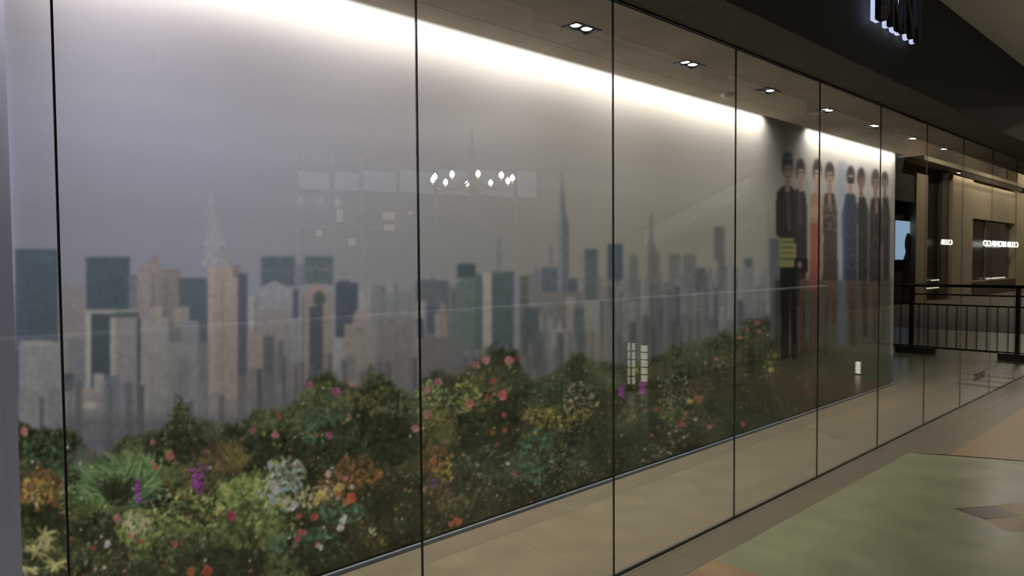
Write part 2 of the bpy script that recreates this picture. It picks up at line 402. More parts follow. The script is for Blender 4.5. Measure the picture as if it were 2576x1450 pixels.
    rect(152,180,810,1060,(124,112,108),.8,4); rect(170,214,850,1080,(104,104,112),.9,4,stripes=.1); rect(158,186,940,985,(60,76,88),.9,5)
    rect(235,262,940,1000,(142,138,136),.95,4); rect(262,300,945,1060,(86,98,110),.9,4); rect(180,260,985,1070,(120,112,112),.8,6,floors=.08); ell(226,1020,16,9,(186,170,140),.9); ell(222,985,20,10,(150,128,104),.7)
    rect(622,664,830,1050,(126,112,104),.95,3); rect(662,690,845,1050,(72,74,84),.9,3); rect(690,735,850,980,(112,104,104),.85,4,stripes=.1); rect(700,712,860,960,(72,74,82),.7,3)
    filler(40, 1060, lambda x: 985, 26, 1140, [(90,90,100),(100,96,102),(84,86,98),(108,104,106)], .2, 26, 60, .4)
    rect(150,660,1046,1125,(70,72,82),.6,34); rect(640,780,985,1060,(84,82,94),.55,24)
    filler(600, 1380, lambda x: 915, 30, 1100, [(92,86,86),(84,82,84),(104,94,90),(76,78,82)], .1, 18, 44, .5)

GTOP = [(-20,1062),(40,1062),(100,1088),(180,1082),(215,1120),(250,1150),(300,1108),(400,1085),(430,1062),(442,1018),(462,1018),(480,1055),(590,1072),(640,1040),(705,1032),(752,1006),(772,958),(822,944),(860,962),(905,978),(932,938),(965,952),(1005,985),(1040,998),(1062,956),(1105,946),(1150,950),(1190,918),(1225,892),(1262,878),(1300,888),(1312,930),(1345,962),(1400,935),(1450,890),(1505,912),(1560,925),(1610,915),(1690,882),(1725,868),(1800,850),(1860,832),(1900,806),(1935,808),(1965,840),(2000,860),(2100,880),(2260,900)]
def gtop(x): return np.interp(x, [p[0] for p in GTOP], [p[1] for p in GTOP])
def gbot(x): return np.interp(x, [-20,60,1050,1543,1852,2059,2246,2300], [1760,1714,1374,1210,1102,1031,968,950])
def paint_garden():
    gt = gtop(PX) + nrg.normal(0, 5, PX.shape).astype(np.float32)
    m = sm(PY-gt, 10).astype(np.float32)
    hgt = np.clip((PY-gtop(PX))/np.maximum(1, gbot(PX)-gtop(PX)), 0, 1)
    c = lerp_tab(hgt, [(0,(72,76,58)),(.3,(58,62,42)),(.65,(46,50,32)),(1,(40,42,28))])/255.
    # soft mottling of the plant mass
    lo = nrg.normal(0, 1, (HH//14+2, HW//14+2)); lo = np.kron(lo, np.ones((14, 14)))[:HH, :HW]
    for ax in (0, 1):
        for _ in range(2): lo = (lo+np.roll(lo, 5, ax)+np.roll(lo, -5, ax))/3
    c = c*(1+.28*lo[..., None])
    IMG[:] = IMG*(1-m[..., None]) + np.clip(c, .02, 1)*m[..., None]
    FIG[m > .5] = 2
    P = {'mid': [(84,96,62),(68,82,50),(96,104,70),(58,70,44),(104,108,80)], 'dark': [(40,48,30),(48,56,36),(34,40,26),(58,64,42)],
         'lime': [(132,142,92),(112,126,76),(148,150,104),(96,112,64)], 'olive': [(98,92,58),(84,78,48),(112,104,68)],
         'rust': [(120,88,56),(104,76,48),(136,104,68),(92,68,46)], 'blue': [(130,142,150),(148,156,164),(112,126,132)],
         'teal': [(60,92,72),(72,104,82),(48,76,60),(92,116,90)], 'gold': [(148,134,70),(132,112,56),(160,148,92)], 'pale': [(150,146,120),(132,130,108),(164,158,136)],
         'brn': [(92,76,56),(78,64,48),(104,88,62)], 'grs': [(112,132,96),(94,118,80),(128,144,108),(76,102,66),(64,88,58)], 'white': [(178,178,170),(160,162,158)]}
    def leaves(x, y, rx, ry, pal, n, size=6., up=0.):
        for _ in range(n):
            a, r = rng.uniform(0, 6.283), math.sqrt(rng.random())
            px, py = x+rx*r*math.cos(a), y+ry*r*math.sin(a)
            if py < gtop(px)-14*gsc(px): continue
            L = size*rng.uniform(.7, 1.7)*gsc(px)*1.15; w = L*rng.uniform(.35, .6)
            t = rng.uniform(0, 3.14) if rng.random() > up else rng.uniform(1.2, 1.95)
            ell(px, py, L, w, jit(rng.choice(P[pal]), .16), rng.uniform(.5, .9), t)
    def grass(x, y, L, n, pal, spread=1.1, w=2.2):
        for _ in range(n):
            a = -1.571+rng.uniform(-spread, spread); l = L*rng.uniform(.5, 1.0); x0 = x+rng.uniform(-.25, .25)*L; y0 = y+rng.uniform(-.1, .2)*L
            xm, ym = x0+math.cos(a)*l*.6, y0+math.sin(a)*l*.6; xe, ye = xm+math.cos(a)*l*.5, ym+l*rng.uniform(-.25, .12)
            c = jit(rng.choice(P[pal]), .12); stroke(x0, y0, xm, ym, w, c, .75); stroke(xm, ym, xe, ye, w*.8, c, .75)
    # general foliage, smaller towards the far end
    for _ in range(17000):
        x = 30+2230*rng.random()**1.25; t_, b_ = float(gtop(x)), float(min(1520, gbot(x)))
        y = t_-4+(b_-t_)*rng.random()
        L = rng.uniform(2.4, 7)*gsc(x)*1.15
        pal = rng.choices(['mid','dark','olive','lime','brn','teal'], [5, 5.5, 2.2, 2.0, 1.6, 1.6])[0]
        ell(x, y, L, L*rng.uniform(.3, .6), jit(rng.choice(P[pal]), .2), rng.uniform(.35, .8), rng.uniform(0, 3.14))
    # silhouettes rising over the edge
    for (x, n, h) in [(447,40,70),(930,50,60),(965,40,50),(825,60,40),(1230,60,60),(1285,40,46),(1100,50,40),(60,30,30),(660,50,30),(1460,40,30),(1700,60,30),(1820,60,30),(1880,60,40),(1925,50,40)]:
        for _ in range(n):
            px = x+rng.gauss(0, 16*gsc(x)); py = float(gtop(px))+rng.uniform(-h*.35, h*.8)
            ell(px, py, 5*gsc(x)+1, 2.4, jit(rng.choice(P['dark' if rng.random() < .6 else 'mid']), .2), .85, rng.uniform(0, 3.14))
    # named clumps
    leaves(120,1130,90,50,'dark',260,6); leaves(130,1150,80,60,'teal',110,5); poly([(205,1112),(300,1104),(275,1150),(235,1200),(200,1190),(170,1150)],(96,92,104),.55,rid=2)
    leaves(100,1240,60,60,'rust',170,6); leaves(90,1240,40,40,'gold',50,5); leaves(95,1310,70,40,'dark',160,7)
    for (x, y) in [(90,1390),(120,1370),(70,1430),(140,1420),(110,1345)]:
        for k in range(9): a = rng.uniform(0, 6.28); stroke(x, y, x+34*math.cos(a), y+20*math.sin(a), 4, jit((150,146,104), .15), .8)
    grass(310,1250,150,160,'teal',1.3,2.2); grass(330,1225,135,420,'grs',1.25,2.0); grass(395,1180,95,120,'grs',1.0,1.8); grass(250,1270,120,160,'grs',1.2,1.9); grass(300,1260,90,120,'dark',.8,2.0); grass(250,1320,100,90,'mid',1.0); leaves(240,1330,60,40,'dark',120,6)
    grass(580,1175,95,220,'brn',.8,1.8); grass(600,1165,80,100,'olive',.7,1.6)
    leaves(480,1200,80,60,'olive',200,5); leaves(430,1130,70,40,'dark',160,6); leaves(360,1330,70,50,'lime',300,5); leaves(350,1320,40,30,'pale',70,5); leaves(470,1290,90,60,'lime',200,5)
    leaves(470,1380,150,60,'mid',260,7); leaves(620,1260,80,60,'lime',300,7); leaves(690,1300,60,70,'lime',110,9); leaves(640,1330,90,70,'mid',240,8); leaves(560,1420,120,40,'dark',240,8)
    leaves(700,1080,80,44,'mid',230,6); leaves(690,1125,80,36,'dark',220,7); leaves(820,1010,70,50,'mid',240,5); leaves(830,1080,80,50,'teal',150,6); leaves(850,1100,60,40,'dark',150,7)
    leaves(715,1195,55,46,'blue',95,6); leaves(720,1190,50,40,'lime',60,5); leaves(700,1240,50,50,'blue',70,6); leaves(640,1210,40,30,'lime',80,5); leaves(900,1190,60,44,'rust',240,5); leaves(830,1230,40,40,'rust',80,5)
    leaves(960,1040,70,80,'dark',420,7); leaves(985,1120,60,50,'dark',260,8); leaves(920,1000,50,50,'olive',120,5); leaves(990,1010,40,40,'mid',100,5)
    leaves(800,1250,60,30,'pale',90,5); leaves(860,1290,60,30,'teal',120,6); leaves(780,1380,110,50,'teal',160,7); leaves(720,1430,60,40,'mid',140,8); leaves(850,1400,120,44,'dark',240,8)
    leaves(940,1340,40,44,'olive',120,4); leaves(945,1330,18,20,'pale',40,4); leaves(1000,1290,80,60,'dark',260,8)
    leaves(1090,1010,50,60,'lime',170,5); leaves(1110,1080,60,60,'olive',160,6); leaves(1095,1160,44,36,'rust',150,5); leaves(1120,1180,24,40,'gold',70,4); leaves(1100,1225,36,30,'brn',100,5)
    leaves(1230,1080,80,90,'dark',520,8); leaves(1200,980,60,60,'olive',150,6); leaves(1170,1000,40,40,'lime',90,5); leaves(1230,1180,90,60,'mid',220,5); leaves(1220,1240,90,40,'dark',180,6)
    leaves(1140,1275,40,40,'olive',100,5); leaves(1190,1300,60,26,'dark',120,5)
    leaves(1390,985,70,40,'teal',200,4); leaves(1350,1050,40,30,'gold',120,4); leaves(1420,1050,50,36,'gold',110,5); leaves(1460,1010,44,50,'pale',100,5); leaves(1470,1050,50,50,'olive',160,5)
    leaves(1350,1150,50,70,'teal',260,6); leaves(1430,1120,60,70,'mid',240,5); leaves(1430,1180,50,50,'pale',70,4); leaves(1490,1110,50,60,'dark',180,6)
    leaves(1530,960,50,40,'mid',120,4); leaves(1640,960,60,50,'olive',170,4); leaves(1700,980,40,40,'blue',90,4); leaves(1755,985,40,36,'rust',170,4); leaves(1700,1030,50,40,'lime',140,4)
    leaves(1570,1040,40,40,'olive',130,4); leaves(1610,1110,60,50,'dark',260,6); leaves(1660,1130,40,26,'pale',50,4); leaves(1760,1080,60,50,'olive',160,4); leaves(1700,1090,40,30,'pale',40,4)
    leaves(1730,900,60,40,'mid',200,4); leaves(1820,880,50,40,'mid',160,4); leaves(1830,930,40,40,'rust',140,4); leaves(1880,870,40,40,'olive',160,4); leaves(1880,960,50,60,'dark',300,5); leaves(1945,920,24,44,'gold',110,4)
    leaves(1830,1020,60,50,'dark',260,5); leaves(1950,1010,60,60,'dark',380,5); leaves(1960,1020,50,44,'teal',120,4); leaves(2040,960,24,40,'rust',60,4); leaves(2020,1010,40,30,'dark',180,5); leaves(2200,950,60,26,'dark',240,4); leaves(2190,905,40,60,'olive',120,4)
    # flowers
    def flower(x, y, r, col, n=5):
        r *= .8; y += rng.uniform(-2, 2)
        for k in range(n):
            a = k*6.283/n+rng.random(); ell(x+r*.55*math.cos(a), y+r*.55*math.sin(a), r*.6, r*.5, jit(tuple(v*.72+26 for v in col), .14), .85, rng.uniform(0, 3))
        ell(x, y, r*.4, r*.35, tuple(v*.75 for v in col), .6)
    pk, rd, mg, pu, ye, wh, co, orr = (176,108,116), (158,70,66), (160,78,122), (112,66,126), (176,158,84), (178,174,186), (172,102,86), (162,92,56)
    for x, y, r, c in [(62,1085,13,pk),(47,1165,10,rd),(427,1146,15,co),(294,1306,13,pk),(583,1300,15,(150,46,72)),(692,1097,12,pk),(828,1098,12,mg),(845,985,14,mg),(778,970,12,mg),(885,965,10,pk),(390,1175,9,co),(385,1115,9,co),(635,1085,9,rd),(700,1045,9,rd),
        (1075,980,11,pk),(1100,960,11,mg),(1180,1015,15,co),(1265,993,16,(196,84,96)),(1195,915,12,pk),(1222,908,13,pk),(1280,908,14,pk),(1240,960,10,rd),(1300,900,10,(120,50,60)),(1075,1045,13,pk),(1045,1080,12,pk),(1268,1045,9,rd),(1225,1000,8,rd),
        (790,1300,13,rd),(760,1340,13,rd),(748,1358,10,rd),(752,1300,9,rd),(850,1240,12,orr),(885,1252,16,(186,76,44)),(870,1262,12,orr),(806,1245,15,ye),(855,1226,14,ye),(795,1265,12,ye),(862,1310,11,wh),(856,1330,12,wh),(866,1302,9,wh),(742,1268,13,wh),(735,1280,10,wh),(690,1230,15,wh),(826,1193,11,(196,160,164)),(800,1372,9,pk),(806,1378,9,wh),
        (1150,1312,14,(160,76,52)),(1135,1318,9,orr),(1090,1218,14,(84,62,98)),(1066,1232,9,pk),(870,1205,8,pk),(885,1225,7,wh),(440,1372,10,(150,80,52)),(330,1350,9,(176,104,84)),(235,1380,8,(150,70,60)),(520,1435,18,(150,60,40)),(480,1440,14,(160,84,44)),(350,1365,9,(140,60,50)),(270,1370,12,wh),
        (1090,1160,12,(160,84,60)),(1240,1090,9,(140,76,44)),(1270,1085,9,(150,80,50)),(1250,1118,8,(120,60,80)),(1292,1190,7,(130,60,90)),(1278,1165,6,wh),(1565,985,8,pu),(1617,972,9,pu),(1715,1065,10,rd),(1725,1040,8,(176,96,96)),(1650,1030,7,(150,60,80)),(1755,1005,12,orr),(1735,1010,9,ye),(1750,1055,6,wh),(1785,1075,8,co),(1345,1090,6,ye),(1463,875,6,(140,70,60)),
        (1905,815,8,(170,84,80)),(1880,830,7,(160,90,90)),(1910,835,7,co),(1860,850,6,co),(1800,905,6,pk),(1870,1068,8,rd),(2030,968,12,(150,72,56)),(2040,990,10,(140,60,48)),(2010,955,8,(150,80,60)),(1940,930,9,ye),(1950,895,8,ye),(1720,1100,5,wh),(1640,1095,5,co)]:
        flower(x, y, r, c)
    for (x, y0, y1, w) in [(503,1168,1242,15),(488,1180,1230,9),(346,1205,1262,9),(1563,970,1000,6),(1615,960,990,6)]:
        for _ in range(40): ell(x+rng.gauss(0, w*.45), rng.uniform(y0, y1), 4.5, 3.2, jit((124,66,132), .25), .85)
    for _ in range(260):
        x = rng.uniform(40, 1950); t_, b_ = float(gtop(x)), float(min(1500, gbot(x))); y = rng.uniform(t_+10, b_-10)
        ell(x, y, 3.6*gsc(x)+1, 3*gsc(x)+1, jit(rng.choice([pk, ye, wh, co, (150,140,110), (120,110,96)]), .15), .7)

def paint_figures():
    def U(u, v): return 1880+u/2.4175, 350+v/2.4175
    def pg(pts, col, rid, a=1.): poly([U(*p) for p in pts], col, a, 2, rid)
    def el(u, v, ru, rv, col, rid, a=1.):
        x, y = U(u, v); ell(x, y, ru/2.4175, rv/2.4175, col, a, 0, rid, .3)
    skin, skin2, hair = (206,152,118), (226,176,140), (62,46,40)
    def head(u, v0, v1, w, sk, hr, rid, long_=False):
        h = v1-v0
        el(u, v0+h*.36, w*.62, h*.37, hr, rid)
        if long_: pg([(u-w*.6,v0+h*.3),(u+w*.6,v0+h*.3),(u+w*.7,v1),(u-w*.7,v1)], hr, rid)
        pg([(u-w*.24,v0+h*.6),(u+w*.24,v0+h*.6),(u+w*.28,v1+20),(u-w*.28,v1+20)], tuple(c*.88 for c in sk), rid)
        el(u+w*.04, v0+h*.5, w*.44, h*.29, sk, rid)
        el(u+w*.04, v0+h*.20, w*.46, h*.15, hr, rid)
        el(u-w*.14, v0+h*.46, w*.12, h*.025, (60,44,38), rid); el(u+w*.22, v0+h*.46, w*.12, h*.025, (60,44,38), rid)
        el(u+w*.06, v0+h*.57, w*.06, h*.05, tuple(c*.82 for c in sk), rid, .8); el(u+w*.05, v0+h*.67, w*.16, h*.022, (122,62,58), rid)
    # first: black jacket, striped yellow skirt
    pg([(200,775),(300,775),(302,1340),(268,1350),(262,900),(246,1350),(206,1340)], (28,28,30), 3)
    pg([(203,590),(280,590),(284,782),(198,782)], (150,146,66), 3)
    for v in (620,655,690,725): pg([(204,v),(281,v),(281,v+10),(203,v+10)], (70,72,46), 3, .7)
    pg([(214,290),(250,275),(284,310),(294,420),(288,560),(284,600),(200,600),(176,580),(174,420),(184,320)], (48,44,46), 3); pg([(236,280),(252,282),(268,560),(244,560)], (96,80,74), 3, .8)
    head(244, 84, 300, 50, skin, hair, 3); el(244, 104, 30, 26, (92,120,150), 3, .6)
    # second: dark jacket, black bag
    pg([(296,620),(362,620),(352,870),(346,1290),(318,1300),(306,900)], (60,50,46), 4); pg([(318,850),(348,850),(338,1290),(308,1290)], (140,84,68), 4)
    pg([(284,320),(318,296),(350,330),(360,420),(362,630),(284,630),(280,420)], (58,54,50), 4); pg([(308,330),(330,330),(336,520),(306,520)], (92,88,72), 4, .7)
    pg([(286,730),(366,730),(364,812),(288,808)], (26,24,26), 4); el(318, 765, 16, 22, (150,104,92), 4)
    head(322, 122, 300, 42, skin2, hair, 4)
    # third: coral top, red dress
    pg([(380,900),(432,900),(430,1290),(412,1290),(404,960),(400,1290),(382,1290)], (136,96,78), 5)
    pg([(384,500),(444,490),(448,700),(440,920),(372,925),(384,700)], (186,82,68), 5); pg([(392,330),(446,330),(452,420),(448,510),(384,510),(382,400)], (186,128,96), 5)
    el(412, 440, 28, 40, (196,146,104), 5); head(425, 124, 310, 40, skin2, hair, 5)
    # fourth: brown patterned jacket
    pg([(470,840),(540,840),(536,1130),(516,1130),(506,900),(492,1130),(472,1130)], (128,88,66), 6); pg([(466,560),(544,560),(548,860),(458,860)], (84,66,50), 6)
    pg([(470,340),(500,318),(528,340),(546,470),(540,580),(464,580),(462,440)], (76,58,48), 6); pg([(492,324),(508,324),(510,420),(490,420)], (168,126,100), 6)
    for _ in range(60): el(rng.uniform(468,540), rng.uniform(400,560), 6, 7, jit((130,104,84), .3), 6, .6)
    head(500, 143, 310, 42, skin, hair, 6)
    # fifth: blue coat, dark glasses
    pg([(610,850),(660,850),(656,1260),(632,1260)], (120,84,68), 7); pg([(600,340),(628,318),(656,350),(668,430),(664,860),(584,860),(578,450)], (56,64,88), 7)
    for _ in range(50): el(rng.uniform(590,660), rng.uniform(480,840), 7, 9, jit((70,72,70), .4), 7, .6)
    head(628, 166, 318, 36, skin, (40,32,32), 7); pg([(612,236),(646,236),(645,266),(614,266)], (22,20,22), 7)
    # sixth: black top
    pg([(690,840),(730,840),(728,1200),(704,1200)], (92,74,58), 8); pg([(680,360),(694,338),(716,360),(732,430),(730,860),(676,860),(674,420)], (44,42,40), 8)
    for _ in range(50): el(rng.uniform(682,726), rng.uniform(460,850), 6, 10, jit((74,66,50), .4), 8, .5)
    head(692, 176, 340, 34, (150,104,76), (44,32,28), 8)
    # seventh: open dark jacket
    pg([(750,850),(790,850),(786,1230),(764,1230)], (134,88,68), 9); pg([(754,370),(780,345),(806,370),(818,440),(816,870),(744,870),(744,450)], (52,44,42), 9); pg([(776,350),(792,350),(796,450),(778,450)], (150,110,88), 9)
    for _ in range(40): el(rng.uniform(750,812), rng.uniform(560,860), 6, 10, jit((84,72,52), .4), 9, .5)
    head(780, 186, 350, 36, (160,116,92), (54,38,34), 9)
    # eighth, partly behind the seventh
    pg([(824,360),(838,336),(854,360),(866,470),(862,860),(822,860)], (66,58,52), 10); head(836, 200, 340, 30, (160,118,96), (54,38,34), 10)

def paint():
    paint_sky(); paint_city(); paint_garden()
    # the strip of the print that carries the figures
    rect(1930,1972,560,700,(104,104,96),.5,8); rect(1935,1962,600,860,(66,72,74),.7,6)
    rect(1945,2246,700,1000,(58,56,42),.55,16,2)
    paint_figures()
    rect(2108,2128,405,870,(96,112,142),.45,8,None)
    lum = (IMG @ np.array([.3, .59, .11], np.float32))[..., None]
    sk, gd = (FIG == 1)[..., None], (FIG == 2)[..., None]
    hzc = np.array([108, 109, 113], np.float32)/255.
    dim = np.clip(1.04-.14*np.clip((PY-690)/260, 0, 1), .7, 1.1)*np.interp(PX, [900, 1200, 1800], [1.03, .90, .84])
    wn = np.kron(nrg.normal(0, 1, (HH//3+1, HW//2+1)), np.ones((3, 2)))[:HH, :HW]
    IMG[:] = np.where(sk, ((IMG*.62+lum*.38)*.92+hzc*.08)*np.array([.985, 1.0, 1.03], np.float32)*(dim*(1+.035*wn))[..., None], IMG)
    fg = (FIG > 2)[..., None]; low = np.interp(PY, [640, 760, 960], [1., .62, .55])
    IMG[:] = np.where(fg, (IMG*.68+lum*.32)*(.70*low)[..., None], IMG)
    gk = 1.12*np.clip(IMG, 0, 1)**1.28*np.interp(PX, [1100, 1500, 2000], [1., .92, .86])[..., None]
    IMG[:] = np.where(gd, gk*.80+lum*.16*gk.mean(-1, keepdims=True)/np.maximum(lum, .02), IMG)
    g = nrg.normal(0, 1, (HH, HW)).astype(np.float32)
    for ax in (0, 1): g = .25*np.roll(g, 1, ax)+.5*g+.25*np.roll(g, -1, ax)
    IMG[:] *= (1+.05*g*np.where(FIG == 0, .4, 1.))[..., None]
    soft = IMG.copy()
    for _ in range(3):
        for ax in (0, 1): soft = .25*np.roll(soft, 1, ax)+.5*soft+.25*np.roll(soft, -1, ax)
    IMG[:] = np.where((FIG <= 1)[..., None], soft, IMG)
    for ax in (0, 1):
        IMG[:] = .25*np.roll(IMG, 1, ax)+.5*IMG+.25*np.roll(IMG, -1, ax)
paint()

def wash(x, z):
    """how strongly the slot lamp and the room light the wall at height z (relative), used to turn photo tones into ink tones"""
    return WASH_FN(x, z)

MUR_TEST = False
WZ = [0, .2, .4, .6, .8, 1.0, 1.2, 1.4, 1.6, 1.8, 2.0, 2.15, 2.3, 2.45, 2.6, 2.95]
WV = [.385, .385, .385, .40, .415, .44, .47, .53, .65, .86, 1.18, 1.66, 2.5, 3.6, 4.0, 4.0]  # capped near the slot, so some lamp glow stays in the ink
def WASH_FN(x, z): return np.interp(z, WZ, WV)*np.interp(x, [.4, .6, 1.0, 1.9, 3.3, 4.2, 5.2, 7.8, 9.1], [.74, .77, .92, 1, 1, .92, .81, .72, .72])

mural = thing('printed_mural', 'wall-high printed mural of a foggy city skyline above a flower garden, behind the glass', 'mural', (0, MUR_Y, 0))
MB().box(MUR_X0+.002, MUR_X1, .002, .04, .03, MUR_TOP).build('mural_board', mat('white_board', srgb(225,222,215), .7, var=.03), mural)
def print_material():
    m = bpy.data.materials.new('mural_print'); m.use_nodes = True; nt = m.node_tree; b = nt.nodes['Principled BSDF']
    at = nt.nodes.new('ShaderNodeVertexColor'); at.layer_name = 'ink'
    b.inputs['Roughness'].default_value = .75; b.inputs['Specular IOR Level'].default_value = .15
    no = nt.nodes.new('ShaderNodeTexNoise'); no.inputs['Scale'].default_value = 160; tc = nt.nodes.new('ShaderNodeTexCoord')
    mx = nt.nodes.new('ShaderNodeMix'); mx.data_type = 'RGBA'; mx.blend_type = 'OVERLAY'; mx.inputs['Factor'].default_value = .06
    nt.links.new(tc.outputs['Object'], no.inputs['Vector']); nt.links.new(at.outputs[0], mx.inputs['A']); nt.links.new(no.outputs['Fac'], mx.inputs['B'])
    nt.links.new(mx.outputs['Result'], b.inputs['Base Color'])
    return m
def build_print():
    xp = np.arange(-24, 2262, 3.0)
    dx = FW.x + RI.x*(xp-1288)/F_PX; dy = FW.y + RI.y*(xp-1288)/F_PX
    sx = dx/dy*(MUR_Y+CAM_D); sx = sx[(sx > MUR_X0+.004) & (sx < MUR_X1-.004)]
    sx = np.concatenate([[MUR_X0+.002], sx, [MUR_X1]])
    sz = np.concatenate([np.linspace(.03, 2.80, 430), [MUR_TOP]])
    nx, nz = len(sx), len(sz)
    X, Z = np.meshgrid(sx, sz); D = np.stack([X, np.full_like(X, MUR_Y+CAM_D), Z-CAM_H], -1)
    a = lambda v: D @ np.array(v)
    U_, V_ = 1288+F_PX*a(RI)/a(FW), 725-F_PX*a(UP)/a(FW)      # sheet coordinates of every print dot
    fx, fy = np.clip((U_-SX0)*S, 0, HW-1.01), np.clip((V_-SY0)*S, 0, HH-1.01)
    ix, iy = fx.astype(int), fy.astype(int); tx, ty = (fx-ix)[..., None], (fy-iy)[..., None]
    c = (IMG[iy, ix]*(1-tx)+IMG[iy, ix+1]*tx)*(1-ty)+(IMG[iy+1, ix]*(1-tx)+IMG[iy+1, ix+1]*tx)*ty
    c = np.clip(c, 0, 1); lin = np.where(c <= .04045, c/12.92, ((c+.055)/1.055)**2.4)
    lin = np.clip(lin/wash(X, Z)[..., None], .004, .92)
    if MUR_TEST: lin[:] = MUR_TEST
    rid = FIG[np.clip(np.rint(fy).astype(int), 0, HH-1), np.clip(np.rint(fx).astype(int), 0, HW-1)][:-1, :-1]
    pm = print_material()
    names = {0: ('sky_print', 'foggy lavender grey sky of the mural'), 1: ('skyline_print', 'hazy city towers printed on the mural'), 2: ('garden_print', 'dark flower garden printed along the mural foot'),
             3: ('printed_figure', 'printed figure in black jacket and striped yellow skirt'), 4: ('printed_figure', 'printed figure in dark jacket holding a black bag'), 5: ('printed_figure', 'printed figure in long red dress'),
             6: ('printed_figure', 'printed figure in brown patterned jacket'), 7: ('printed_figure', 'printed figure in blue coat and dark glasses'), 8: ('printed_figure', 'printed figure in black top beside the one in blue coat'),
             9: ('printed_figure', 'printed figure in open dark jacket'), 10: ('printed_figure', 'printed figure at the mural edge, half behind another')}
    jj, ii = np.mgrid[0:nz-1, 0:nx-1]
    vid = np.arange(nx*nz).reshape(nz, nx)
    quads = np.stack([vid[:-1, :-1], vid[:-1, 1:], vid[1:, 1:], vid[1:, :-1]], -1)
    P3 = np.stack([X, np.full_like(X, -.0005), Z], -1).reshape(-1, 3); C4 = np.concatenate([lin, np.ones(lin.shape[:2]+(1,))], -1).reshape(-1, 4)
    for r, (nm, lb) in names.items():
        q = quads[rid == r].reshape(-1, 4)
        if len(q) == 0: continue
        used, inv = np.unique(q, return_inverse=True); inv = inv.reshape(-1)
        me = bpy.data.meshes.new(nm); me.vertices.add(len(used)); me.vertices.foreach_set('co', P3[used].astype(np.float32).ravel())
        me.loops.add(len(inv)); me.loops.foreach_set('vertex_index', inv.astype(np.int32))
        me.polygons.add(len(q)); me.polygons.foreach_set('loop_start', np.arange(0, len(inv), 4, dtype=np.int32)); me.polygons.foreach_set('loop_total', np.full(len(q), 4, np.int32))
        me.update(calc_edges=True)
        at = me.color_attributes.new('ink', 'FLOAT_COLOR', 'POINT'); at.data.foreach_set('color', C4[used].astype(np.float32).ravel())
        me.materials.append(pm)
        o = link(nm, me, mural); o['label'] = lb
build_print()

# ------------------------------------------------------------------ slot lamps over the mural
warm = (1.0, .93, .86)
def cove(x0, x1, lab):
    t = thing('cove_light', lab, 'light', ((x0+x1)/2, .86, CEIL+.10), 'lamps in the ceiling slot over the mural')
    L = (x1-x0)/2
    MB().box(-L, L, -.025, .025, .02, .05).build('housing', blackm, t)
    MB().box(-L, L, -.015, .015, .012, .02).build('diffuser', mat('cove_glow', (1,1,1,1), .5, emit=(1,.95,.9,1), strength=4.), t)
    area('lamp', (0, 0, .008), (2*L, .03), COVE_W*2*L, warm, (math.radians(COVE_TILT), 0, 0), t, COVE_SPREAD)
cove(MUR_X0+.02, 5.86, 'long warm white lamp in the ceiling slot over skyline and garden')
cove(6.72, 9.06, 'shorter warm white lamp in the ceiling slot over the printed figures')
MB().box(X_MIN, 9.14, SLOT_Y-.01, SLOT_Y, CEIL+.02, 2.96).build('slot_cheek', blackm, ceiling)

# ------------------------------------------------------------------ twin downlights
glow = mat('lamp_glow', (1,1,1,1), .4, emit=(1,.98,.94,1), strength=9.)
dead = mat('unlit_lamp', srgb(60,60,58), .3, var=.1)
def downlight(x, lit=(1, 1), lab=None):
    t = thing('twin_downlight', lab, 'downlight', (x, DL_Y, CEIL), 'recessed twin downlights behind the glass')
    fr = MB()
    hx, hy = DL_HX, DL_HY
    for a, b, c, d in ((-hx-.012, hx+.012, -hy-.012, -hy), (-hx-.012, hx+.012, hy, hy+.012), (-hx-.012, -hx, -hy, hy), (hx, hx+.012, -hy, hy)):
        fr.box(a, b, c, d, -.004, .0005)
    fr.build('trim_frame', blackm, t)
    MB().box(-hx, hx, -hy, hy, .05, .055).box(-hx, -hx+.002, -hy, hy, 0, .05).box(hx-.002, hx, -hy, hy, 0, .05).box(-hx, hx, -hy, -hy+.002, 0, .05).box(-hx, hx, hy-.002, hy, 0, .05).build('recess_box', blackm, t)
    for k, dx_ in enumerate((-.043, .043)):
        MB().lathe([(.033, .045), (.036, .02), (.036, .006), (.031, .006), (.029, .018)], (dx_, 0, 0), 24).build('lamp_ring', blackm, t, True)
        MB().lathe([(.029, .008), (.024, .004), (.010, .002)], (dx_, 0, 0), 24).build('lamp', glow if lit[k] else dead, t, True)
        if lit[k]: spot('lamp_beam', (dx_, 0, -.005), DOWN_W, (1,.96,.93), 120, 1.0, (math.radians(42), 0, 0), t)
for x in DL_X:
    one = abs(x-4.8) < .01
    n_ = round(x-4.8); word = ('', 'next to', 'second from', 'third from', 'fourth from')[abs(n_)]
    downlight(x, (0, 1) if one else (1, 1), 'black-framed twin downlight with one of its two lamps out, near the smoke detector' if one else
              'fully lit twin downlight, %s the half-dark one towards the %s' % (word, 'printed figures' if n_ > 0 else 'printed spire'))
sd = thing('smoke_detector', 'small white smoke detector on the soffit near the mural', 'detector', (4.68, .61, CEIL))
MB().lathe([(.045, 0), (.045, -.012), (.036, -.026), (.012, -.03)], (0, 0, 0), 24).build('cover', mat('white_plastic', srgb(196,190,176), .5, var=.03), sd, True)
MB().lathe([(.05, .0005), (.05, -.006), (.046, -.006)], (0, 0, 0), 24).build('base', MATS['white_plastic'], sd, True)

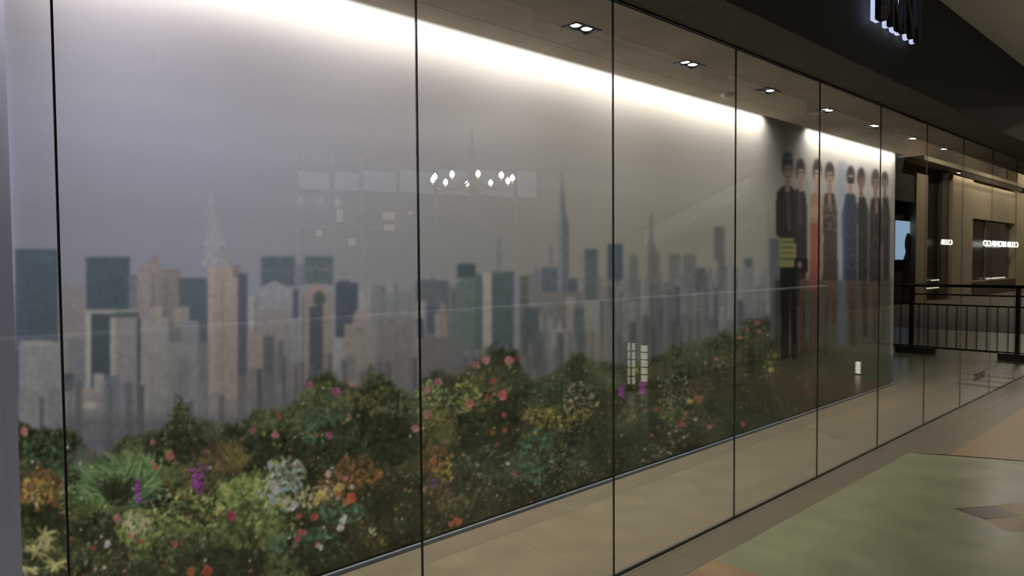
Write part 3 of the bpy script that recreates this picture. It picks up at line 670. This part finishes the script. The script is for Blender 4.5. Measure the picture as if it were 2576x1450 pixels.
# ------------------------------------------------------------------ backlit sign on the fascia
sign = thing('fascia_sign', 'black letters with blue-white glowing backs on the dark fascia', 'sign', (0, FASC_Y, 0))
lit_back = mat('letter_glow', (.8,.85,1,1), .5, emit=(.62,.70,1,1), strength=.8)
face_m = mat('letter_black', srgb(10,12,26), .35, .2, var=.1)
def letter(ch, x, w, h, zb, lit=True):
    pair = []
    for dep, y0, m, nm in ((.035, -.088, face_m, 'letter_face'), (.024, -.050, lit_back if lit else face_m, 'letter_back')):
        me = text_mesh(ch, 1.0, 1.0, nm, bold=.028)
        co = np.zeros(len(me.vertices)*3, np.float32); me.vertices.foreach_get('co', co); co = co.reshape(-1, 3)
        mn, mxx = co.min(0), co.max(0); co = (co-mn)/(mxx-mn)
        out = np.stack([x+co[:, 0]*w, y0+(1-co[:, 2])*dep, zb+co[:, 1]*h], -1)
        me.vertices.foreach_set('co', out.astype(np.float32).ravel()); me.update(); me.materials.append(m)
        pair.append(me)
    f = link('letter', pair[0], sign); f['label'] = 'letter '+ch
    b = link('glowing_back', pair[1], f)
letter('D', 4.69, .17, .40, 2.995); letter('K', 4.885, .19, .40, 2.995); letter('N', 5.10, .20, .40, 2.995); letter('Y', 5.31, .19, .40, 2.995)

# small dark lettering stuck to the glass near its far end
me = text_mesh('DKNY', .11, .0008, 'glass_lettering'); me.materials.append(mat('decal_black', srgb(30,28,20), .6))
dc = link('glass_lettering', me, None, (8.63, -.0075, .205)); dc.rotation_euler = (math.pi/2, 0, 0); dc.scale = (1.4, 1.0, 1)
tag(dc, 'small dark lettering stuck low on the glass past the mural', 'lettering')

# ------------------------------------------------------------------ mall side (seen mirrored in the glass)
bronze = mat('dark_bronze', srgb(30,26,22), .45, .6, var=.15)
steel  = mat('brushed_steel', srgb(190,194,200), .25, .9, var=.05)
def railing(p0, p1, n, posts, label, handm, plinth_at=()):
    p0, p1 = Vector(p0), Vector(p1); d = (p1-p0); L = d.length; ang = math.atan2(d.y, d.x)
    t = thing('railing', label, 'railing', p0); t.rotation_euler = (0, 0, ang)
    MB().tube([(0,0,1.09),(L,0,1.09)], .024, 10).build('handrail', handm, t, True)
    for z in (.95, .79): MB().box(0, L, -.012, .012, z-.012, z+.012).build('cross_rail', bronze, t)
    MB().box(0, L, -.014, .014, .095, .125).build('bottom_rail', bronze, t)
    bal = MB().box(-.008, .008, -.008, .008, .12, .80).mesh('baluster'); bal.materials.append(bronze)
    for k in range(n): link('baluster', bal, t, (L*(k+.5)/n, 0, 0))
    for x in posts:
        MB().box(x-.03, x+.03, -.03, .03, 0, 1.07).build('post', bronze, t, bevel=.004)
    for x in plinth_at:
        MB().box(x-.42, x+.10, -.14, .14, 0, .11).build('plinth', blackm, t, bevel=.006)
    return t
railing((12.45,-.30,0), (12.45,-3.75,0), 26, (.08, 1.5, 2.6, 3.42), 'dark railing across the mall walkway, its post on a black plinth', bronze, (.2, 1.6))
railing((-2.2,-2.62,0), (11.2,-2.62,0), 84, (.05, 2.2, 4.4, 6.6, 8.8, 11.0, 13.35), 'long railing with a pale handrail running parallel to the glass front', mat('pale_handrail', srgb(160,166,178), .35, var=.04))
def light_column(x, y, h, lab):
    t = thing('light_column', lab, 'lamp', (x, y, 0), 'low glowing columns on the walkway')
    g = mat('column_glow', (1,.95,.75,1), .5, emit=(1,.93,.70,1), strength=1.6)
    MB().box(-.05, .05, -.05, .05, 0, .05).build('base', blackm, t)
    n = 5
    for k in range(n):
        z0 = .05+(h-.05)*k/n; MB().box(-.03, .03, -.03, .03, z0+.006, z0+(h-.05)/n-.006).build('glowing_segment', g, t)
        MB().box(-.032, .032, -.032, .032, z0+(h-.05)/n-.006, z0+(h-.05)/n+.006).build('band', blackm, t)
light_column(6.68, -3.0, .55, 'taller low glowing column of five lit segments on the walkway')
light_column(6.94, -3.0, .50, 'shorter low glowing column of five lit segments on the walkway')

st_ = thing('light_stub', 'short single glowing stub on the walkway before the dark railing', 'lamp', (9.6, -1.54, 0))
MB().box(-.022, .022, -.022, .022, .012, .165).build('glowing_segment', MATS['column_glow'], st_)
MB().box(-.035, .035, -.035, .035, 0, .012).build('base', blackm, st_)
# chandelier
ch = thing('chandelier', 'crystal chandelier with a ring of candle lamps, mirrored in the glass', 'chandelier', (6.78, -6.0, 2.70))
brass = mat('chandelier_brass', srgb(150,120,80), .3, .9, var=.1); crystal = mat('crystal', srgb(235,232,225), .08, 0, spec=.9, var=.03)
bulbm = mat('candle_glow', (1,.95,.85,1), .4, emit=(1,.92,.80,1), strength=70.)
MB().lathe([(.02,.75),(.03,.55),(.07,.45),(.03,.3),(.09,.15),(.05,-.05),(.08,-.12),(.015,-.2)], (0,0,0), 16).build('stem', brass, ch, True)
MB().tube([(0,0,.75),(0,0,FASC_TOP-2.70)], .012, 8).build('chain', brass, ch)
for k in range(10):
    a = k*math.tau/10+.25; c_, s_ = math.cos(a), math.sin(a); R_ = .60
    MB().tube([(.05*c_,.05*s_,.05),(.25*c_,.25*s_,-.10),(.45*c_,.45*s_,-.12),(R_*c_,R_*s_,-.06)], .010, 6).build('arm', brass, ch, True)
    MB().lathe([(.012,-.07),(.035,-.05),(.014,-.04),(.014,.0)], (R_*c_,R_*s_,0), 10).build('candle_cup', brass, ch, True)
    MB().lathe([(.012,.0),(.034,.035),(.028,.07),(.004,.10)], (R_*c_,R_*s_,0), 10).build('bulb', bulbm, ch, True)
    st = MB()
    for j in range(7):
        f_ = j/6; st.lathe([(.002,-.012),(.010,0),(.002,.012)], ((.12+.4*f_)*c_, (.12+.4*f_)*s_, .42-.42*f_-.10*math.sin(f_*3.14)), 6)
    for j in range(5): st.lathe([(.002,-.014),(.012,0),(.002,.014)], (R_*.8*c_, R_*.8*s_, -.12-.035*j), 6)
    st.build('crystal_strand', crystal, ch, True)

# shop across the mall: dark glazed front with pale panels along its head
shop = thing('opposite_shopfront', 'dark glazed shopfront with pale blue panels along its head across the mall', 'shopfront', (0, -8.6, 0))
pale = mat('pale_blue_panel', srgb(150,170,190), .6, emit=(.62,.75,.92,1), strength=.5, var=.03)
frame_m = mat('shop_frame', srgb(120,112,104), .5, var=.1); darkglass = mat('dark_shop_glass', srgb(44,44,52), .12, var=.2, scale=2)
MB().box(-2.9, 11.4, -.6, -.5, 0, 3.46).build('rear_wall', darkint, shop)
edges_ = [5.25, 5.9, 6.45, 7.2, 8.05, 9.05, 10.1, 10.75]
for a, b in zip(edges_, edges_[1:]):
    MB().box(a+.05, b-.05, -.02, .02, 2.70+.03*(b-5), 2.92+.085*(b-5)).build('head_panel', pale, shop)
    MB().box(a+.05, b-.05, -.01, .01, .1, 2.62).build('shop_pane', darkglass, shop)
for a in edges_: MB().box(a-.03, a+.03, -.05, .05, 0, 3.4).build('mullion', frame_m, shop)
MB().box(5.2, 8.1, .02, .06, 2.10, 2.14).build('transom', frame_m, shop)
for x, z, w, h in ((5.98,2.20,.10,.20),(6.95,2.26,.22,.14),(6.95,2.08,.2,.10),(6.2,1.8,.1,.12),(5.6,1.95,.08,.1),(7.4,2.38,.07,.06)):
    wl = thing('shop_lantern', 'small warm lit lantern box on the dark shopfront, mirrored in the glass', 'lantern', (x, -8.52, z), 'lanterns on the opposite shopfront')
    MB().box(-w/2, w/2, 0, .05, 0, h).build('lit_box', mat('lantern_glow', (1,.9,.7,1), .5, emit=(1,.85,.6,1), strength=.65), wl)
    MB().box(-w/2-.01, w/2+.01, -.01, .06, h, h+.015).build('cap', blackm, wl)

# escalator rising behind the chandelier
es = thing('escalator', 'escalator side with a pale added-glow balustrade and black handrail', 'escalator', (9.2, -7.0, 0))
def slanted(name, x0, z0, x1, z1, h, y0, y1, m):
    b = MB(); b.v = [(x, y, z) for y in (y0, y1) for x, z in ((x0, z0), (x1, z1), (x1, z1+h), (x0, z0+h))]
    b.f = [(0,1,2,3),(7,6,5,4),(0,4,5,1),(1,5,6,2),(2,6,7,3),(3,7,4,0)]
    return b.build(name, m, es)
bal_m = mat('balustrade_added_glow', srgb(170,180,190), .4, emit=(.75,.82,.92,1), strength=.16, var=.04)  # emission added so the pale panels show as a streak in the glass
for k in range(5):
    xa, xb = 3.2+k*.9, 4.07+k*.9
    slanted('balustrade_panel', xa, 1.28+.33*xa-.53, xb, 1.28+.33*xb-.53, .36, 0, .02, bal_m)
slanted('truss', 0, -.02, 8.0, 2.6, .45, -.3, -.02, darkint)
slanted('handrail', 1.0, 1.46, 8.0, 3.77, .06, -.03, .05, blackm)

# far shops beyond the railing
far = struct_empty('wall_far')
beige = mat('far_beige', srgb(176,160,132), .8, var=.08, scale=1.5); bandm = mat('far_brown', srgb(92,78,60), .8, var=.12, scale=1)
def fbox(name, x0, x1, y0, y1, z0, z1, m): return MB().box(x0, x1, y0, y1, z0, z1).build(name, m, far)
fbox('wall_body', 17, 26, -6.6, -6.3, 0, 7.0, darkint); fbox('wall_body', 26, 46, -6.6, -6.3, 0, 7.0, bandm)
fbox('pier', 26.1, 27.25, -6.3, -5.95, 0, 4.4, beige); fbox('pier', 29.4, 30.2, -6.3, -6.1, 0, 4.75, bandm)
fbox('pier', 30.2, 32.9, -6.3, -5.98, 0, 4.66, beige); fbox('pier', 39.8, 44, -6.3, -5.9, 0, 6.6, beige); fbox('lintel', 32.9, 39.8, -6.3, -5.98, 3.15, 4.58, beige)
fbox('lintel', 17, 26.1, -6.3, -6.0, 3.4, 4.3, darkint); fbox('sill', 32.9, 39.8, -6.3, -5.9, 0, .58, bandm); fbox('frieze', 26, 46, -6.3, -5.7, 4.8, 4.95, beige)
fbox('far_floor', 17, 46, -6.3, 0, -.08, 0, mat('far_stone', srgb(88,80,66), .75, var=.1, scale=1.5)); fbox('valance', 30.2, 39.8, -5.75, -5.72, 4.60, 4.8, bandm)
fbox('pier', 17, 19, -6.3, -5.9, 0, 4.2, darkint); fbox('end_wall', 46, 46.2, -6.6, 0, 0, 7, beige)
struct(MB().box(X_MAX, 46, -.05, 0, 0, 7.0).build('wall_front', darkint))
nav = mat('navy_glass', srgb(22,26,56), .15, var=.25, scale=.8); dk = mat('shop_dark', srgb(30,30,30), .3, var=.2, scale=1)
w1 = thing('display_window', 'dark display window under a glowing shop name across the atrium', 'window', (36.3, -6.2, .6))
MB().box(-3.4, -.85, 0, .02, 0, 2.5).build('dark_pane', dk, w1); MB().box(-.8, 3.4, 0, .02, 0, 2.5).build('navy_pane', nav, w1)
MB().box(-3.45, 3.45, 0, .12, -.03, .0).build('sill_rail', beige, w1); MB().box(-.8, 2.2, .1, .16, .03, .08).build('shelf_light', mat('shelf_glow', (1,.95,.8,1), .5, emit=(1,.92,.75,1), strength=1.0), w1)
MB().box(-.87, -.80, 0, .06, 0, 2.5).build('mullion', frame_m, w1)
w2 = thing('shop_window', 'narrow dark shop window between two pale piers across the atrium', 'window', (28.3, -6.25, .5))
MB().box(-1.0, 1.05, 0, .02, 0, 3.7).build('dark_pane', dk, w2); MB().box(-1.0, 1.05, 0, .1, -.06, -.02).build('sill_rail', MATS['shelf_glow'], w2); MB().box(.1, .9, .1, .14, .22, .27).build('shelf_light', MATS['shelf_glow'], w2)
sgm = mat('sign_glow', (1,1,.92,1), .5, emit=(1,1,.90,1), strength=2.0)
def far_sign(txt, x0, x1, z, h, lab):
    me = text_mesh(txt, 1.0, .04, 'sign_lettering', bold=.004)
    co = np.zeros(len(me.vertices)*3, np.float32); me.vertices.foreach_get('co', co); co = co.reshape(-1, 3); mn, mx_ = co.min(0), co.max(0); co = (co-mn)/(mx_-mn)
    # read from the mall side, looking towards -y: the text runs towards -x
    out = np.stack([x1-co[:, 0]*(x1-x0), -5.84+co[:, 2]*.04, z+co[:, 1]*h], -1)
    me.vertices.foreach_set('co', out.astype(np.float32).ravel()); me.update(); me.materials.append(sgm)
    tag(link('shop_name', me), lab, 'sign')
far_sign('CLUB MONACO', 33.8, 39.7, 2.02, .26, 'glowing white shop name over the dark window, mirrored in the glass')
far_sign('CLUB', 28.35, 29.6, 2.02, .2, 'short glowing shop name between two pale piers, mirrored in the glass')
sc = thing('lit_poster', 'bright pale blue poster of a dark-haired head across the atrium', 'poster', (25.5, -6.2, 1.5))
MB().box(-.85, .85, 0, .05, -.06, 1.34).build('poster_frame', blackm, sc)
MB().box(-.75, .68, .05, .06, 0, 1.28).build('poster_sheet', mat('poster_glow', srgb(150,185,220), .5, emit=(.45,.66,.92,1), strength=1.3), sc)
hd = MB(); hd.v = [(x, .063, z) for x, z in [(.68,.0),(.68,.78),(.50,.90),(.28,.86),(.12,.66),(.10,.44),(.2,.25),(-.02,.0)]]; hd.f = [tuple(range(8))]
hd.build('printed_head', mat('poster_dark', srgb(30,32,46), .6), sc)
slot2 = thing('far_cove_light', 'strip lamp washing the pale lintel across the atrium', 'light', (34.9, -5.84, 4.74), None)
MB().box(-4.7, 4.7, -.03, .03, 0, .05).build('housing', blackm, slot2); area('lamp', (0,0,-.01), (9.4,.05), 60, (1,.86,.66), (0,0,0), slot2)

# ------------------------------------------------------------------ mall ceiling lamps
def mall_lamp(x, y, lab='dark cylindrical mall ceiling lamp, lit inside'):
    t = thing('ceiling_lamp', lab, 'lamp', (x, y, FASC_TOP), 'mall ceiling lamps')
    MB().lathe([(.13,.0),(.13,-.17),(.105,-.17),(.10,-.02)], (0,0,0), 24).build('can', bronze, t, True)
    MB().lathe([(.10,-.021),(.04,-.024)], (0,0,0), 24).build('lens', glow, t, True)
    spot('lamp_beam', (0,0,-.08), MALL_W, (1,.95,.87), 150, .6, parent=t, r=.025)
for x in (-.8, 1.6, 4.0, 6.4, 8.8, 11.0): mall_lamp(x, -1.75)
for x in (2.0, 10.6): mall_lamp(x, -5.0)
def added_far_panel(x):  # unseen ceiling panels added to light the far piers
    t = thing('added_light_panel', 'added square warm light panel brightening the far piers', 'light', (x, -3.6, 6.98), 'added panels lighting the far shops')
    MB().box(-.6, .6, -.6, .6, -.04, 0).build('panel_frame', MATS['white_plastic'], t)
    MB().box(-.5, .5, -.5, .5, -.05, -.04).build('diffuser', glow, t)
    area('lamp', (0,0,-.06), (1,1), FAR_W, (1,.88,.68), (0,0,0), t)
for x in (27, 34, 41): added_far_panel(x)
